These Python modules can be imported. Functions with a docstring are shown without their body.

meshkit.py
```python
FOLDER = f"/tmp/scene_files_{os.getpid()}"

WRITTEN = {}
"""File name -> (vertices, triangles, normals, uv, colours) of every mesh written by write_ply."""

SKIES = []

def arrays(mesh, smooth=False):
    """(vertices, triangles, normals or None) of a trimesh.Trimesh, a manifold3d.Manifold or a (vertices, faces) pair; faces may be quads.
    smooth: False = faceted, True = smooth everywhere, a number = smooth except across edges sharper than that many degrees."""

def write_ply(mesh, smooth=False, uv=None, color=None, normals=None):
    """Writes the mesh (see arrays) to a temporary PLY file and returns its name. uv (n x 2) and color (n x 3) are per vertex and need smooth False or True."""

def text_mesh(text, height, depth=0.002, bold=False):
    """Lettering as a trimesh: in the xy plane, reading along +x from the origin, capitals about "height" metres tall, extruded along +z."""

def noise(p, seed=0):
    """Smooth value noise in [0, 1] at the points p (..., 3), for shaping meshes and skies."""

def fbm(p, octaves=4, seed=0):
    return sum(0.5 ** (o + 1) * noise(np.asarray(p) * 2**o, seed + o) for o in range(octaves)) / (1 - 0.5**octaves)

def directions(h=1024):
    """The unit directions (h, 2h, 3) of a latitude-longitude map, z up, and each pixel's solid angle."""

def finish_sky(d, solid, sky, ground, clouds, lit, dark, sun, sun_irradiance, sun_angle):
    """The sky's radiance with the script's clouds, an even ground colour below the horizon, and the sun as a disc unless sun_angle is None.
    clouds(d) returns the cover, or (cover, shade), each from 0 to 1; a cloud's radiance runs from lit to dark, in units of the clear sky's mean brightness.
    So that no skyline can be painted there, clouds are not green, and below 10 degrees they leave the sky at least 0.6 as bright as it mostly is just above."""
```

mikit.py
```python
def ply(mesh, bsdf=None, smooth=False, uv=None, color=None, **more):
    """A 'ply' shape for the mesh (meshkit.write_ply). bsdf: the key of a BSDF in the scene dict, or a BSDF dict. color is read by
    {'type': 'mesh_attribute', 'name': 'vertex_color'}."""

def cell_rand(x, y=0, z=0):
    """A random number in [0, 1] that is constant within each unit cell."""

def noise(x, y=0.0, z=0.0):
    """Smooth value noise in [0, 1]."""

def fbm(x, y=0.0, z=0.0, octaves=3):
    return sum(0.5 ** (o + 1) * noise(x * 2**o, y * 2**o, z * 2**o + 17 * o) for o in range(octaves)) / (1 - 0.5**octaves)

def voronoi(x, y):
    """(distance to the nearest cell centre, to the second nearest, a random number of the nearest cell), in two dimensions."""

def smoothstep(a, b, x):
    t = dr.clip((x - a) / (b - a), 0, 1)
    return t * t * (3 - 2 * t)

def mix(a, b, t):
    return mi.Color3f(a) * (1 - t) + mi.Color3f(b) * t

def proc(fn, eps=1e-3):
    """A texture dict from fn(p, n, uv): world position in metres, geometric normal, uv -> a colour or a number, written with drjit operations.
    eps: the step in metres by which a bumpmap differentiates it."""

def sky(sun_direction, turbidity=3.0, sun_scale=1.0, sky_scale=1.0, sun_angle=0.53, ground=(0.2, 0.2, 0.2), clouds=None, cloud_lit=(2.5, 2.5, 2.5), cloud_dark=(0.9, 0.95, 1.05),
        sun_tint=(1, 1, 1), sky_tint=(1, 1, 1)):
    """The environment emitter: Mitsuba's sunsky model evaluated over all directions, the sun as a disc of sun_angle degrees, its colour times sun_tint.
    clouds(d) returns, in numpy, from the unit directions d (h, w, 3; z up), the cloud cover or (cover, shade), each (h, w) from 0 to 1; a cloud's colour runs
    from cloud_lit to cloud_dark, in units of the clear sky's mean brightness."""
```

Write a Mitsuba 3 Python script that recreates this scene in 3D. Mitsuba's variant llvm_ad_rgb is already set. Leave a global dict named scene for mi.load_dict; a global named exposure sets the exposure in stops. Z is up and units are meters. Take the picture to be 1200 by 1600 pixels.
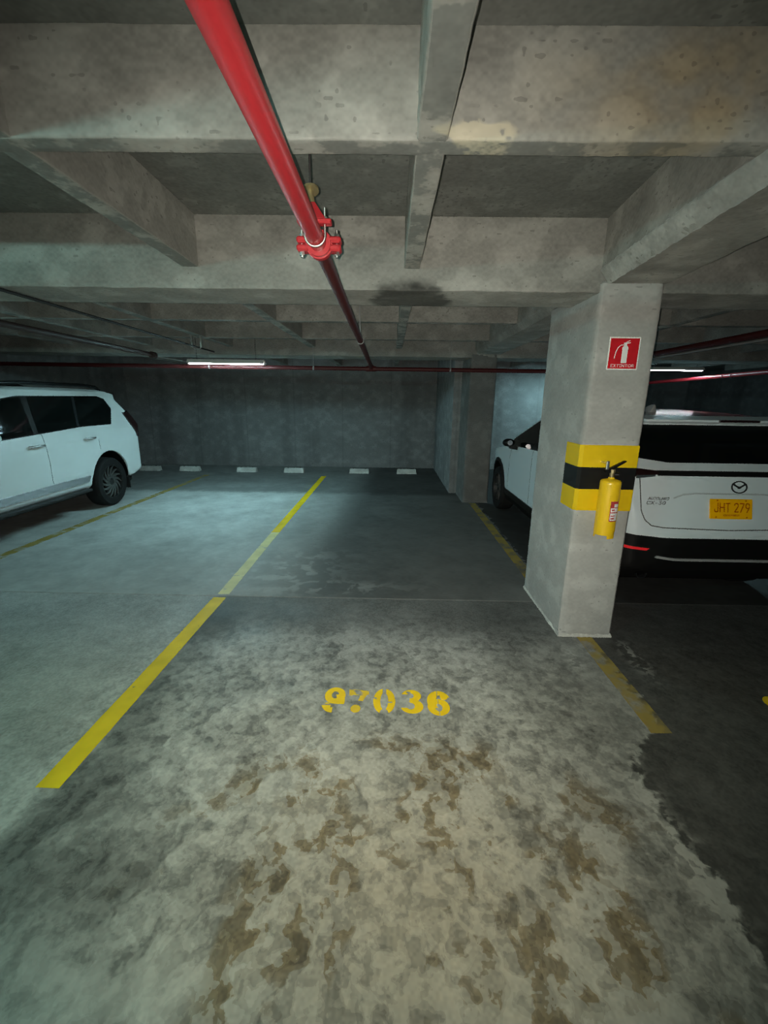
import math, numpy as np, trimesh, drjit as dr, mitsuba as mi, mikit, meshkit
import manifold3d as m3
from manifold3d import Manifold, CrossSection
from shapely.geometry import Polygon, LineString, Point, box as sbox
from shapely import affinity
from shapely.ops import unary_union

T = mi.ScalarTransform4f
scene, labels = {'type': 'scene'}, {}

# ------------------------------------------------------------------ camera
F_PX, EYE = 690.0, np.array([0.0, 0.0, 1.72])
FWD = np.array([-0.01162096, 0.96885939, -0.24733871])
UP = np.array([-0.01692737, 0.24712935, 0.96883463])
scene['camera'] = {'type': 'perspective', 'fov': math.degrees(2 * math.atan(600 / F_PX)), 'fov_axis': 'x', 'near_clip': 0.02, 'far_clip': 100.0,
                   'to_world': T().look_at(origin=EYE.tolist(), target=(EYE + FWD).tolist(), up=UP.tolist())}
exposure = 0.0
# the phone's flash fired: a small lamp beside the lens
FLASH = 29.0
scene['phone_flash'] = {'type': 'spot', 'intensity': {'type': 'rgb', 'value': [FLASH * 1.06, FLASH * 1.0, FLASH * 0.86]}, 'cutoff_angle': 59.0, 'beam_width': 12.0,
                        'to_world': T().look_at(origin=(EYE + np.array([-0.022, 0, 0.006])).tolist(), target=(EYE + FWD).tolist(), up=[0, 0, 1])}
TUBE = [140.0, 248.0, 268.0]          # radiance of the fluorescent tubes

# ------------------------------------------------------------------ helpers
def numbered(name):
    if name not in scene and name not in labels and not any(k.startswith(name + '__') for k in scene):
        return name
    i = 1
    while f'{name}_{i:03d}' in scene or f'{name}_{i:03d}' in labels or any(k.startswith(f'{name}_{i:03d}__') for k in scene):
        i += 1
    return f'{name}_{i:03d}'

def thing(name, label, cat, group=None):
    k = numbered(name)
    labels[k] = {'label': label, 'category': cat}
    if group: labels[k]['group'] = group
    return k

def add(name, mesh, bsdf, parent=None, smooth=False, label=None, **more):
    k = numbered(f'{parent}__{name}' if parent else name)
    scene[k] = mikit.ply(mesh, bsdf, smooth, **more)
    if label: labels[k] = {'label': label}
    return k

def struct(name, mesh, bsdf, smooth=False):
    k = add(name, mesh, bsdf, None, smooth)
    labels[k] = {'kind': 'structure'}
    return k

def tm(man):
    m = man.to_mesh()
    return trimesh.Trimesh(m.vert_properties[:, :3], m.tri_verts, process=False)

def mf(mesh):
    mesh = mesh.copy(); mesh.merge_vertices()
    return Manifold(m3.Mesh(np.asarray(mesh.vertices, np.float32), np.asarray(mesh.faces, np.uint32)))

def bx(lo, hi):
    lo, hi = np.asarray(lo, float), np.asarray(hi, float)
    return Manifold.cube((hi - lo).tolist()).translate(lo.tolist())

def cbox(lo, hi, c=0.01):
    lo, hi = np.asarray(lo, float), np.asarray(hi, float)
    parts = []
    for a in range(3):
        d = np.full(3, c); d[a] = 0
        parts.append(bx(lo + d, hi - d))
    return Manifold.batch_hull(parts)

def cat(*ms):
    return trimesh.util.concatenate([tm(m) if isinstance(m, Manifold) else m for m in ms])

def frame(axis):
    z = np.asarray(axis, float); z = z / np.linalg.norm(z)
    x = np.cross(z, [0, 0, 1] if abs(z[2]) < 0.9 else [1, 0, 0]); x /= np.linalg.norm(x)
    return x, np.cross(z, x), z

def cyl(p0, p1, r, n=24, r2=None):
    p0, p1 = np.asarray(p0, float), np.asarray(p1, float)
    x, y, z = frame(p1 - p0)
    c = Manifold.cylinder(float(np.linalg.norm(p1 - p0)), r, r if r2 is None else r2, n)
    return c.transform(np.column_stack([x, y, z, p0]))

def tube(points, r, n=12):
    p = np.asarray(points, float)
    t = np.gradient(p, axis=0); t /= np.linalg.norm(t, axis=1, keepdims=True)
    x = frame(t[0])[0]; rings = []
    a = np.arange(n) * 2 * np.pi / n
    for i in range(len(p)):
        x = x - t[i] * (x @ t[i]); x /= np.linalg.norm(x)
        y = np.cross(t[i], x)
        rings.append(p[i] + r * (np.cos(a)[:, None] * x + np.sin(a)[:, None] * y))
    v = np.vstack(rings + [p[:1], p[-1:]]); f = []
    for i in range(len(p) - 1):
        for j in range(n):
            k = (j + 1) % n
            f += [[i * n + j, i * n + k, (i + 1) * n + k], [i * n + j, (i + 1) * n + k, (i + 1) * n + j]]
    b, e = len(v) - 2, len(v) - 1
    for j in range(n):
        k = (j + 1) % n
        f += [[b, k, j], [e, (len(p) - 1) * n + j, (len(p) - 1) * n + k]]
    return trimesh.Trimesh(v, f, process=False)

def lathe(profile, n=48):                      # (r, z) pairs -> around z
    return trimesh.creation.revolve(np.asarray(profile, float), sections=n)

def rough(man, seg, amp, freq=7.0, seed=0):
    """a concrete casting: refined and made a little uneven"""
    m = tm(man.refine_to_length(seg)); m.merge_vertices()
    v = np.array(m.vertices)
    for a in range(3):
        v[:, a] += amp * 2 * (0.6 * (meshkit.fbm(v * freq + 11.3 * a, 3, seed + a) - 0.5) + 0.4 * (meshkit.noise(v * freq * 6 + 3.1 * a, seed + 9 + a) - 0.5))
    m.vertices = v
    return m

def ext(poly, depth):
    geoms = getattr(poly, 'geoms', [poly])
    return trimesh.util.concatenate([trimesh.creation.extrude_polygon(g, depth, engine='earcut') for g in geoms if g.area > 1e-9])

def place(mesh, origin, ex, ey):
    """mesh given in its xy plane, thickness along z -> origin + x*ex + y*ey + z*(ex x ey)"""
    ex, ey = np.asarray(ex, float), np.asarray(ey, float)
    M = np.eye(4); M[:3, 0], M[:3, 1], M[:3, 2], M[:3, 3] = ex, ey, np.cross(ex, ey), origin
    m = mesh.copy(); m.apply_transform(M)
    return m

# ------------------------------------------------------------------ materials
ss, fbm, nz, mix = mikit.smoothstep, mikit.fbm, mikit.noise, mikit.mix

def blob(x, y, cx, cy, rx, ry):
    return dr.exp(-(dr.square((x - cx) / rx) + dr.square((y - cy) / ry)))

def floor_value(x, y):
    """(brightness, brownness) of the worn slab"""
    a = fbm(x * 1.6 + 3.1, y * 1.6, 0.5, 4)
    b = fbm(x * 6.0 + a * 2.5, y * 6.0 + 7.7, 1.5, 4)
    c = fbm(x * 24.0 + b * 3.0, y * 24.0, 2.5, 3)
    d = nz(x * 95.0, y * 95.0, 4.0)
    g = fbm(x * 11.0 + 3.0 * b, y * 9.0 + 2.0 * a, 7.0, 5)
    h = fbm(x * 27.0 + 2.0 * g, y * 23.0, 11.0, 4)
    wx, wy = x + (a - 0.5) * 0.5 + (b - 0.5) * 0.16, y + (b - 0.5) * 0.35
    v = 0.66 + 0.36 * (a - 0.5) + 0.28 * (b - 0.5) + 0.22 * (c - 0.5) + 0.14 * (d - 0.5)
    near = ss(3.7, 2.6, y) * ss(-1.9, -1.4, x) * (1 - 0.5 * ss(1.1, 1.35, x))
    leaf = ss(0.50, 0.53, g)                        # flaking crust with crisp edges
    leaf2 = ss(0.53, 0.56, h)
    v += (0.09 * leaf - 0.09 * ss(0.44, 0.41, g) + 0.10 * leaf2 - 0.11 * ss(0.42, 0.39, h)) * near
    # dark band before the joint, and beside the yellow line
    v *= 1 - 0.42 * ss(2.75, 3.3, wy) * ss(3.68, 3.60, y) * ss(-1.62, -1.45, wx) * ss(1.7, 1.2, wx)
    v *= 1 - 0.40 * ss(-1.56, -1.47, wx) * ss(-1.08, -1.40, wx) * ss(3.7, 3.2, y)
    v *= 1 - 0.45 * blob(wx, wy, -1.15, 1.20, 0.30, 0.35)
    v *= 1 - 0.30 * blob(wx, wy, 0.85, 3.1, 0.5, 0.5)
    # the slab beyond the joint: pale to the left of the line, darker to the right
    back = ss(3.60, 3.64, y)
    v = mixf(v, 0.66 + 0.34 * (a - 0.5) + 0.24 * (b - 0.5) + 0.12 * (c - 0.5), back)
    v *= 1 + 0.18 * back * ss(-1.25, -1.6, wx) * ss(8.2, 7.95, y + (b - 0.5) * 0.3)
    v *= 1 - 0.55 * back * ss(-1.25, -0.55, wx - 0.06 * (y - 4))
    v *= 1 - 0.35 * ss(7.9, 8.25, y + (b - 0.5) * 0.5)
    v = mixf(v, 0.80 + 0.2 * (c - 0.5), back * ss(0.50, 0.60, b) * blob(x, y, -1.15, 4.3, 0.45, 0.55))
    v = mixf(v, 0.74, 0.6 * back * ss(0.5, 0.6, b) * blob(x, y, -0.5, 3.85, 0.5, 0.12))
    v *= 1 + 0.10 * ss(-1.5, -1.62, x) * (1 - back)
    # right-hand bay: dark grimy slab behind a ragged edge
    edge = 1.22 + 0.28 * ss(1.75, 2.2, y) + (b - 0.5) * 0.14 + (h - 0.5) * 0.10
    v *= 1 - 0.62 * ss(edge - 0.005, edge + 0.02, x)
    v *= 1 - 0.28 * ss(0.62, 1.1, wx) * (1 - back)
    v = mixf(v, 0.85, 0.5 * ss(0.49, 0.55, h) * blob(x, y, edge - 0.03, 1.45, 0.05, 0.5))
    v = mixf(v, 0.85, 0.8 * ss(0.45, 0.6, c) * blob(x, y, 1.29, 2.70, 0.05, 0.13))
    v = mixf(v, 0.75, 0.7 * ss(0.45, 0.6, c) * blob(x, y, 1.72, 2.75, 0.06, 0.2))
    v = mixf(v, 0.85, 0.6 * ss(0.45, 0.55, b) * blob(x, y, -0.85, 0.93, 0.35, 0.10))
    v = mixf(v, 0.80, 0.5 * blob(wx, wy, -0.30, 2.75, 0.05, 0.42))
    v = mixf(v, 0.80, 0.5 * blob(wx, wy, 0.76, 0.95, 0.05, 0.13))
    zone = dr.clip(1.2 * blob(x, y, 0.12, 1.50, 0.60, 0.34) + 1.2 * blob(x, y, 0.42, 1.05, 0.60, 0.45) + 0.55 * blob(x, y, -0.45, 1.2, 0.45, 0.4), 0, 1)
    br = ss(0.36, 0.52, fbm(x * 3.0 + 20, y * 3.0, 9.0, 4) + 0.16 * (zone - 0.45)) * (1 - 0.60 * leaf) * (1 - 0.55 * leaf2) * (0.7 + 0.6 * (c - 0.3)) * ss(0.05, 0.4, zone)
    br = dr.clip(br, 0, 1)
    br = dr.maximum(br, (0.35 + 0.25 * c) * blob(x, y, 0.18, 1.15, 0.8, 0.65))
    v *= 1 - 0.22 * br
    return v, br

def mixf(a, b, t):
    return a * (1 - t) + b * t

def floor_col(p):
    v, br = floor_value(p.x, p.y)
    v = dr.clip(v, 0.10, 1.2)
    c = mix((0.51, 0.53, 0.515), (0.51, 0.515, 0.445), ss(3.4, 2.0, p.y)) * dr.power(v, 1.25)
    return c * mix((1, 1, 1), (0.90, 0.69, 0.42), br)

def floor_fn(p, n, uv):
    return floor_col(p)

def floor_rough(p, n, uv):
    return 0.50 + 0.28 * fbm(p.x * 3, p.y * 3, 0.0, 3)

def floor_bump(p, n, uv):
    return 0.0035 * fbm(p.x * 9, p.y * 9, 0, 3) + 0.0016 * fbm(p.x * 45, p.y * 45, 0, 2)

def paint_fn(lo, hi, base, seed):
    def fn(p, n, uv):
        w = fbm(p.x * 13 + seed, p.y * 13, 3.0, 4)
        wear = ss(lo, hi, w)
        dirt = 0.88 + 0.35 * fbm(p.x * 7, p.y * 7 + seed, 0, 3)
        return mix(mi.Color3f(base) * dirt, floor_col(p), wear)
    return fn

def concrete(seed, base, warm=0.0, stains=None, streak=0.0, contrast=1.0):
    def fn(p, n, uv):
        a = fbm(p.x * 1.7 + seed, p.y * 1.7, p.z * 1.7, 3)
        b = fbm(p.x * 7 + seed, p.y * 7 + 2 * a, p.z * 7, 4)
        c = fbm(p.x * 60, p.y * 60 + seed, p.z * 60, 2)
        v = 1 + contrast * (0.42 * (a - 0.5) + 0.60 * (b - 0.5) + 0.30 * (c - 0.5))
        v *= 1 - 0.30 * ss(0.80, 0.84, nz(p.x * 55 + seed, p.y * 55, p.z * 55)) * ss(0.5, 0.6, b)
        v += 0.14 * contrast * ss(0.55, 0.62, b)
        if streak:
            s = fbm(p.x * 2.6 + seed, p.y * 2.6, p.z * 0.22, 4)
            v *= 1 - streak * ss(0.46, 0.66, s)
            q = p.x / 1.22
            v *= 1 - 0.12 * ss(0.022, 0.006, dr.abs(q - dr.round(q))) * ss(0.3, 0.6, b + 0.2)
        col = mi.Color3f(base) * dr.clip(v, 0.15, 1.8)
        if stains is not None:
            col = stains(p, n, col, a, b, c)
        return col
    return fn

def ceil_stains(p, n, col, a, b, c):
    w = (b - 0.5)
    dark = ss(0.35, 0.6, blob(p.x + 0.35 * w, p.y + 0.3 * w, 0.12, 3.3, 0.30, 0.5) + 0.0 * c) * ss(2.44, 2.40, p.z + 0.12 * w)
    col = col * (1 - 0.66 * dark)
    drip = blob(p.x + 0.3 * w, p.z, 0.12, 2.42, 0.16, 0.035) * ss(2.9, 3.0, p.y) * ss(3.2, 3.1, p.y)
    col = col * (1 - 0.55 * drip)
    pale = ss(0.40, 0.62, blob(p.x + 0.2 * w, p.z + 0.1 * w, 0.27, 2.53, 0.13, 0.045)) * ss(1.5, 1.6, p.y) * ss(1.8, 1.74, p.y)
    col = mix(col, mi.Color3f(0.47, 0.44, 0.34) * (0.6 + 0.8 * b), 0.8 * pale * ss(0.40, 0.50, b + 0.3 * (c - 0.5)))
    rust = ss(0.35, 0.62, a + 0.6 * (b - 0.5)) * blob(p.x, p.z, 0.95, 2.64, 0.42, 0.22) * ss(1.4, 1.5, p.y) * ss(1.8, 1.7, p.y)
    col = col * mix((1, 1, 1), (0.86, 0.70, 0.48), 0.9 * rust)
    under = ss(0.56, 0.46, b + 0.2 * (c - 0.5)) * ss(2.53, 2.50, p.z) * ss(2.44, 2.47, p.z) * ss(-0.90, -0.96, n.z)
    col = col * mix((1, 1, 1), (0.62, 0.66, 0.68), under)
    return col

def twosided(d): return {'type': 'twosided', 'nested': d}
def princ(rough=0.5, spec=0.4, tex=None, color=None, **k):
    return {'type': 'principled', 'base_color': tex or {'type': 'rgb', 'value': list(color)}, 'roughness': rough, 'specular': spec, **k}

def mat(name, d): scene['m_' + name] = twosided(d); return 'm_' + name

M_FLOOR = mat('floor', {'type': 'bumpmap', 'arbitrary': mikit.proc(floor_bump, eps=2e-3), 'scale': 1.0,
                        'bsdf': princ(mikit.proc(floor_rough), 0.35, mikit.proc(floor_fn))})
M_CEIL = mat('ceiling', {'type': 'bumpmap', 'arbitrary': mikit.proc(lambda p, n, uv: 0.0035 * fbm(p.x * 22, p.y * 22, p.z * 22, 3), eps=2e-3), 'scale': 1.0,
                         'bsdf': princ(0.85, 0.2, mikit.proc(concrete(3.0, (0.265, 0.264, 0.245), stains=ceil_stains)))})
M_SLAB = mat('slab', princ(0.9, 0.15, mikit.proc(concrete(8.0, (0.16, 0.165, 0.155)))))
M_COL = mat('column', {'type': 'bumpmap', 'arbitrary': mikit.proc(lambda p, n, uv: 0.0016 * fbm(p.x * 30, p.y * 30, p.z * 30, 3), eps=2e-3), 'scale': 1.0,
                       'bsdf': princ(0.8, 0.25, mikit.proc(concrete(15.0, (0.37, 0.375, 0.36), contrast=0.55)))})
M_WALL = mat('wall', princ(0.85, 0.2, mikit.proc(concrete(23.0, (0.21, 0.215, 0.215), streak=0.22, contrast=0.7))))
M_EDGE = mat('worn_edge', princ(0.85, 0.2, mikit.proc(concrete(31.0, (0.36, 0.36, 0.34)))))
YEL, WHT = (0.74, 0.53, 0.012), (0.62, 0.56, 0.30)
M_LINE = mat('line_yellow', princ(0.6, 0.35, mikit.proc(paint_fn(0.82, 0.90, YEL, 1.0))))
M_LINE_PALE = mat('line_pale', princ(0.6, 0.35, mikit.proc(paint_fn(0.74, 0.86, (0.68, 0.62, 0.30), 5.0))))
M_LINE_FADED = mat('line_faded', princ(0.65, 0.3, mikit.proc(paint_fn(0.38, 0.90, (0.26, 0.20, 0.05), 9.0))))
M_NUM = mat('number_yellow', princ(0.6, 0.35, mikit.proc(paint_fn(0.74, 0.78, (0.86, 0.58, 0.012), 2.2))))
M_NUM_WORN = mat('number_worn', princ(0.6, 0.35, mikit.proc(paint_fn(0.66, 0.76, (0.66, 0.46, 0.03), 6.2))))
M_BANDY = mat('band_yellow', princ(0.45, 0.4, color=(0.72, 0.50, 0.005)))
M_BANDK = mat('band_black', princ(0.4, 0.4, color=(0.008, 0.008, 0.008)))
M_RED = mat('red_paint', princ(0.35, 0.5, color=(0.35, 0.020, 0.026), clearcoat=0.4, clearcoat_gloss=0.7))
M_REDD = mat('red_paint_shaded', princ(0.5, 0.35, color=(0.070, 0.010, 0.010)))  # darkened copy of the red paint, falloff and shade put into the colour
M_REDB = mat('brown_red_paint', princ(0.6, 0.25, color=(0.04, 0.02, 0.016)))
M_STEEL = mat('steel', {'type': 'roughconductor', 'material': 'Al', 'alpha': 0.25, 'specular_reflectance': {'type': 'rgb', 'value': [.8, .8, .78]}})
M_BRASS = mat('brass', princ(0.45, 0.5, color=(0.30, 0.25, 0.13), metallic=0.6))
M_GREYMETAL = mat('grey_metal', princ(0.5, 0.4, color=(0.30, 0.31, 0.31)))
M_DARKMETAL = mat('dark_metal', princ(0.6, 0.3, color=(0.03, 0.03, 0.03)))
M_WHITEPL = mat('white_plastic', princ(0.5, 0.4, color=(0.6, 0.6, 0.58)))
M_SIGNRED = mat('sign_red', princ(0.4, 0.4, color=(0.55, 0.012, 0.02)))
M_SIGNWHITE = mat('sign_white', princ(0.4, 0.4, color=(0.78, 0.78, 0.76)))
M_EXTY = mat('extinguisher_yellow', princ(0.3, 0.5, color=(0.80, 0.52, 0.012), clearcoat=0.5, clearcoat_gloss=0.8))
M_BLACKPL = mat('black_plastic', princ(0.4, 0.25, color=(0.006, 0.006, 0.006)))
M_RUBBER = mat('rubber', princ(0.8, 0.2, color=(0.014, 0.014, 0.014)))
M_GLASS = mat('tinted_glass', princ(0.05, 0.35, color=(0.003, 0.004, 0.004)))
M_WHITECAR = mat('white_car_paint', princ(0.30, 0.5, color=(0.76, 0.80, 0.80), clearcoat=1.0, clearcoat_gloss=0.92))
M_SILVERCAR = mat('pale_car_paint', princ(0.32, 0.5, color=(0.68, 0.78, 0.82), clearcoat=1.0, clearcoat_gloss=0.92))
M_GLOSSK = mat('gloss_black', princ(0.10, 0.5, color=(0.006, 0.006, 0.006), clearcoat=1.0, clearcoat_gloss=0.9))
M_CHROME = mat('chrome', {'type': 'roughconductor', 'material': 'Cr', 'alpha': 0.12})
M_DARKCHROME = mat('dark_chrome', princ(0.25, 0.5, color=(0.10, 0.11, 0.12), metallic=0.9))
M_TAIL = mat('tail_red', princ(0.15, 0.5, color=(0.012, 0.003, 0.003), clearcoat=1.0, clearcoat_gloss=0.9))
M_REFL = mat('reflector_red', princ(0.3, 0.6, color=(0.95, 0.03, 0.04)))
M_PLATE = mat('plate_yellow', princ(0.35, 0.5, color=(1.0, 0.52, 0.0)))
M_PLATETEXT = mat('plate_text', princ(0.5, 0.3, color=(0.48, 0.09, 0.0)))
M_GAP = mat('panel_gap', princ(0.7, 0.2, color=(0.12, 0.13, 0.13)))
M_CEMENT = mat('pale_cement', princ(0.85, 0.2, mikit.proc(concrete(40.0, (0.52, 0.53, 0.50)))))
M_RIM = mat('rim', princ(0.35, 0.5, color=(0.06, 0.062, 0.062), metallic=0.7))
M_SPOKE = mat('rim_machined', princ(0.28, 0.5, color=(0.26, 0.26, 0.25), metallic=0.9))

# ------------------------------------------------------------------ the setting
JOINT = 3.615
XL, XR, YB, YF, ZS = -6.65, 11.0, 11.4, -6.5, 2.80
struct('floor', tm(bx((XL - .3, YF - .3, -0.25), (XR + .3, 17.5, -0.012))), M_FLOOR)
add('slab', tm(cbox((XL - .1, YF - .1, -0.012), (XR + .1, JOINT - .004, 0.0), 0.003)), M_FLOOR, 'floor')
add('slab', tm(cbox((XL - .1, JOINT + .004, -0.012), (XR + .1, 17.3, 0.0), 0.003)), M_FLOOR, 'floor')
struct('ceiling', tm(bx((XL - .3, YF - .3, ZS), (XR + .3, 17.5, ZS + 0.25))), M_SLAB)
struct('wall_back', tm(bx((XL - .3, YB, -0.25), (4.7, YB + .3, ZS))), M_WALL)
struct('wall_far', tm(bx((4.4, 17.2, -0.25), (XR + .3, 17.5, ZS))), M_WALL)
struct('wall_inner', tm(bx((4.4, YB + .3, -0.25), (4.7, 17.2, ZS))), M_WALL)
struct('wall_left', tm(bx((XL - .3, YF, -0.25), (XL, YB, ZS))), M_WALL)
struct('wall_right', tm(bx((XR, YF, -0.25), (XR + .3, 17.2, ZS))), M_WALL)
struct('wall_front', tm(bx((XL - .3, YF - .3, -0.25), (XR + .3, YF, ZS))), M_WALL)
# joists of the waffle slab
def rib_x(y0, y1, z, seed, x0=XL, x1=XR, near=True, seg=0.05, amp=0.006):
    add('rib' if y1 - y0 < .2 else 'beam', rough(cbox((x0, y0, z), (x1, y1, ZS + .02), 0.008), seg, amp if near else 0.002, 6.0, seed), M_CEIL, 'ceiling', smooth=40)
rib_x(-4.25, -4.15, 2.51, 1, near=False, seg=.4)
rib_x(-2.82, -2.72, 2.51, 2, near=False, seg=.4)
rib_x(-1.85, -1.25, 2.386, 3, near=False, seg=.4)
rib_x(0.20, 0.30, 2.51, 4, near=False, seg=.3)
rib_x(1.632, 1.726, 2.51, 5, seg=.035)
rib_x(3.048, 3.52, 2.386, 6, seg=.05)
rib_x(5.00, 5.10, 2.51, 7, seg=.08)
rib_x(6.42, 6.52, 2.51, 8, seg=.08)
rib_x(7.50, 8.10, 2.386, 9, seg=.1)
rib_x(9.55, 9.65, 2.51, 10, seg=.15)
def rib_y(xc, w, seed, seg=0.06, amp=0.005, y0=-6.4, y1=YB):
    add('rib', rough(cbox((xc - w / 2, y0, 2.51), (xc + w / 2, y1, ZS + .02), 0.006), seg, amp, 6.0, seed), M_CEIL, 'ceiling', smooth=40)
rib_y(-5.2, .1, 21, .2); rib_y(-3.9, .1, 22, .15); rib_y(-2.6, .1, 23, .1); rib_y(-1.275, .105, 24, .045); rib_y(0.117, .098, 25, .04, .007)
for i, xx in enumerate((2.95, 4.25, 5.55, 6.85, 8.15, 9.45)): rib_y(xx, .1, 30 + i, .25)
# girder over the columns, its lower left edge cut off at a slant; it runs a little askew
def girder(y0, y1, sk, seed, seg):
    prof = [(1.284, ZS + .02), (1.284, 2.51), (1.335, 2.44), (1.69, 2.44), (1.69, ZS + .02)]
    man = CrossSection([prof]).extrude(y1 - y0) if False else Manifold.hull_points([(x + sk * (y - 2.9), y, z) for y in (y0, y1) for x, z in prof])
    add('beam', rough(man, seg, .006, 6.0, seed), M_CEIL, 'ceiling', smooth=40)
girder(-6.4, 3.1, 0.07, 41, .07)
lip = Manifold.hull_points([(x + 0.07 * (y - 2.9), y, z) for y in (-6.4, 3.04) for x, z in ((1.274, 2.512), (1.337, 2.434), (1.36, 2.46), (1.29, 2.54))])
add('worn_edge', rough(lip, .02, .009, 18.0, 44), M_EDGE, 'ceiling', smooth=40, label='pale worn lower edge of the girder')
girder(3.5, YB, 0.01, 42, .12)

# ------------------------------------------------------------------ painted lines and numbers (thin coats of paint on the slab)
def strip(x0, y0, x1, y1, w, bsdf, label):
    d = np.array([x1 - x0, y1 - y0]); L = np.linalg.norm(d); d /= L
    n = int(max(4, L / .05)); t = np.linspace(0, L, n + 1)
    edge = lambda s, k: w / 2 * s + 0.006 * (meshkit.fbm(np.c_[t * 9, t * 0 + k, t * 0 + x0], 2, 5) - .5)
    nrm = np.array([-d[1], d[0]])
    A = [np.array([x0, y0]) + d * a + nrm * e for a, e in zip(t, edge(1, 0))]
    B = [np.array([x0, y0]) + d * a + nrm * e for a, e in zip(t, edge(-1, 7))]
    p = Polygon(A + B[::-1]).buffer(0)
    m = ext(p, 0.0022); m.apply_translation([0, 0, -0.0006])
    add('painted_line', m, bsdf, 'floor', label=label)
strip(-1.522, 1.60, -1.487, 3.58, .112, M_LINE, 'fresh yellow line, near stretch left of the number')
strip(-1.480, 3.65, -1.495, 5.55, .105, M_LINE_PALE, 'pale worn yellow line beyond the floor joint')
strip(-1.495, 5.55, -1.505, 9.95, .11, M_LINE, 'yellow line running to the back wall')
strip(1.487, 2.03, 1.487, 3.02, .115, M_LINE_FADED, 'faded yellow line in front of the column')
strip(1.43, 4.05, 1.43, 7.45, .11, M_LINE_FADED, 'faded yellow line between the two columns')
strip(-4.25, 3.0, -4.16, 9.9, .12, M_LINE_FADED, 'faded yellow line under the white car')

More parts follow.
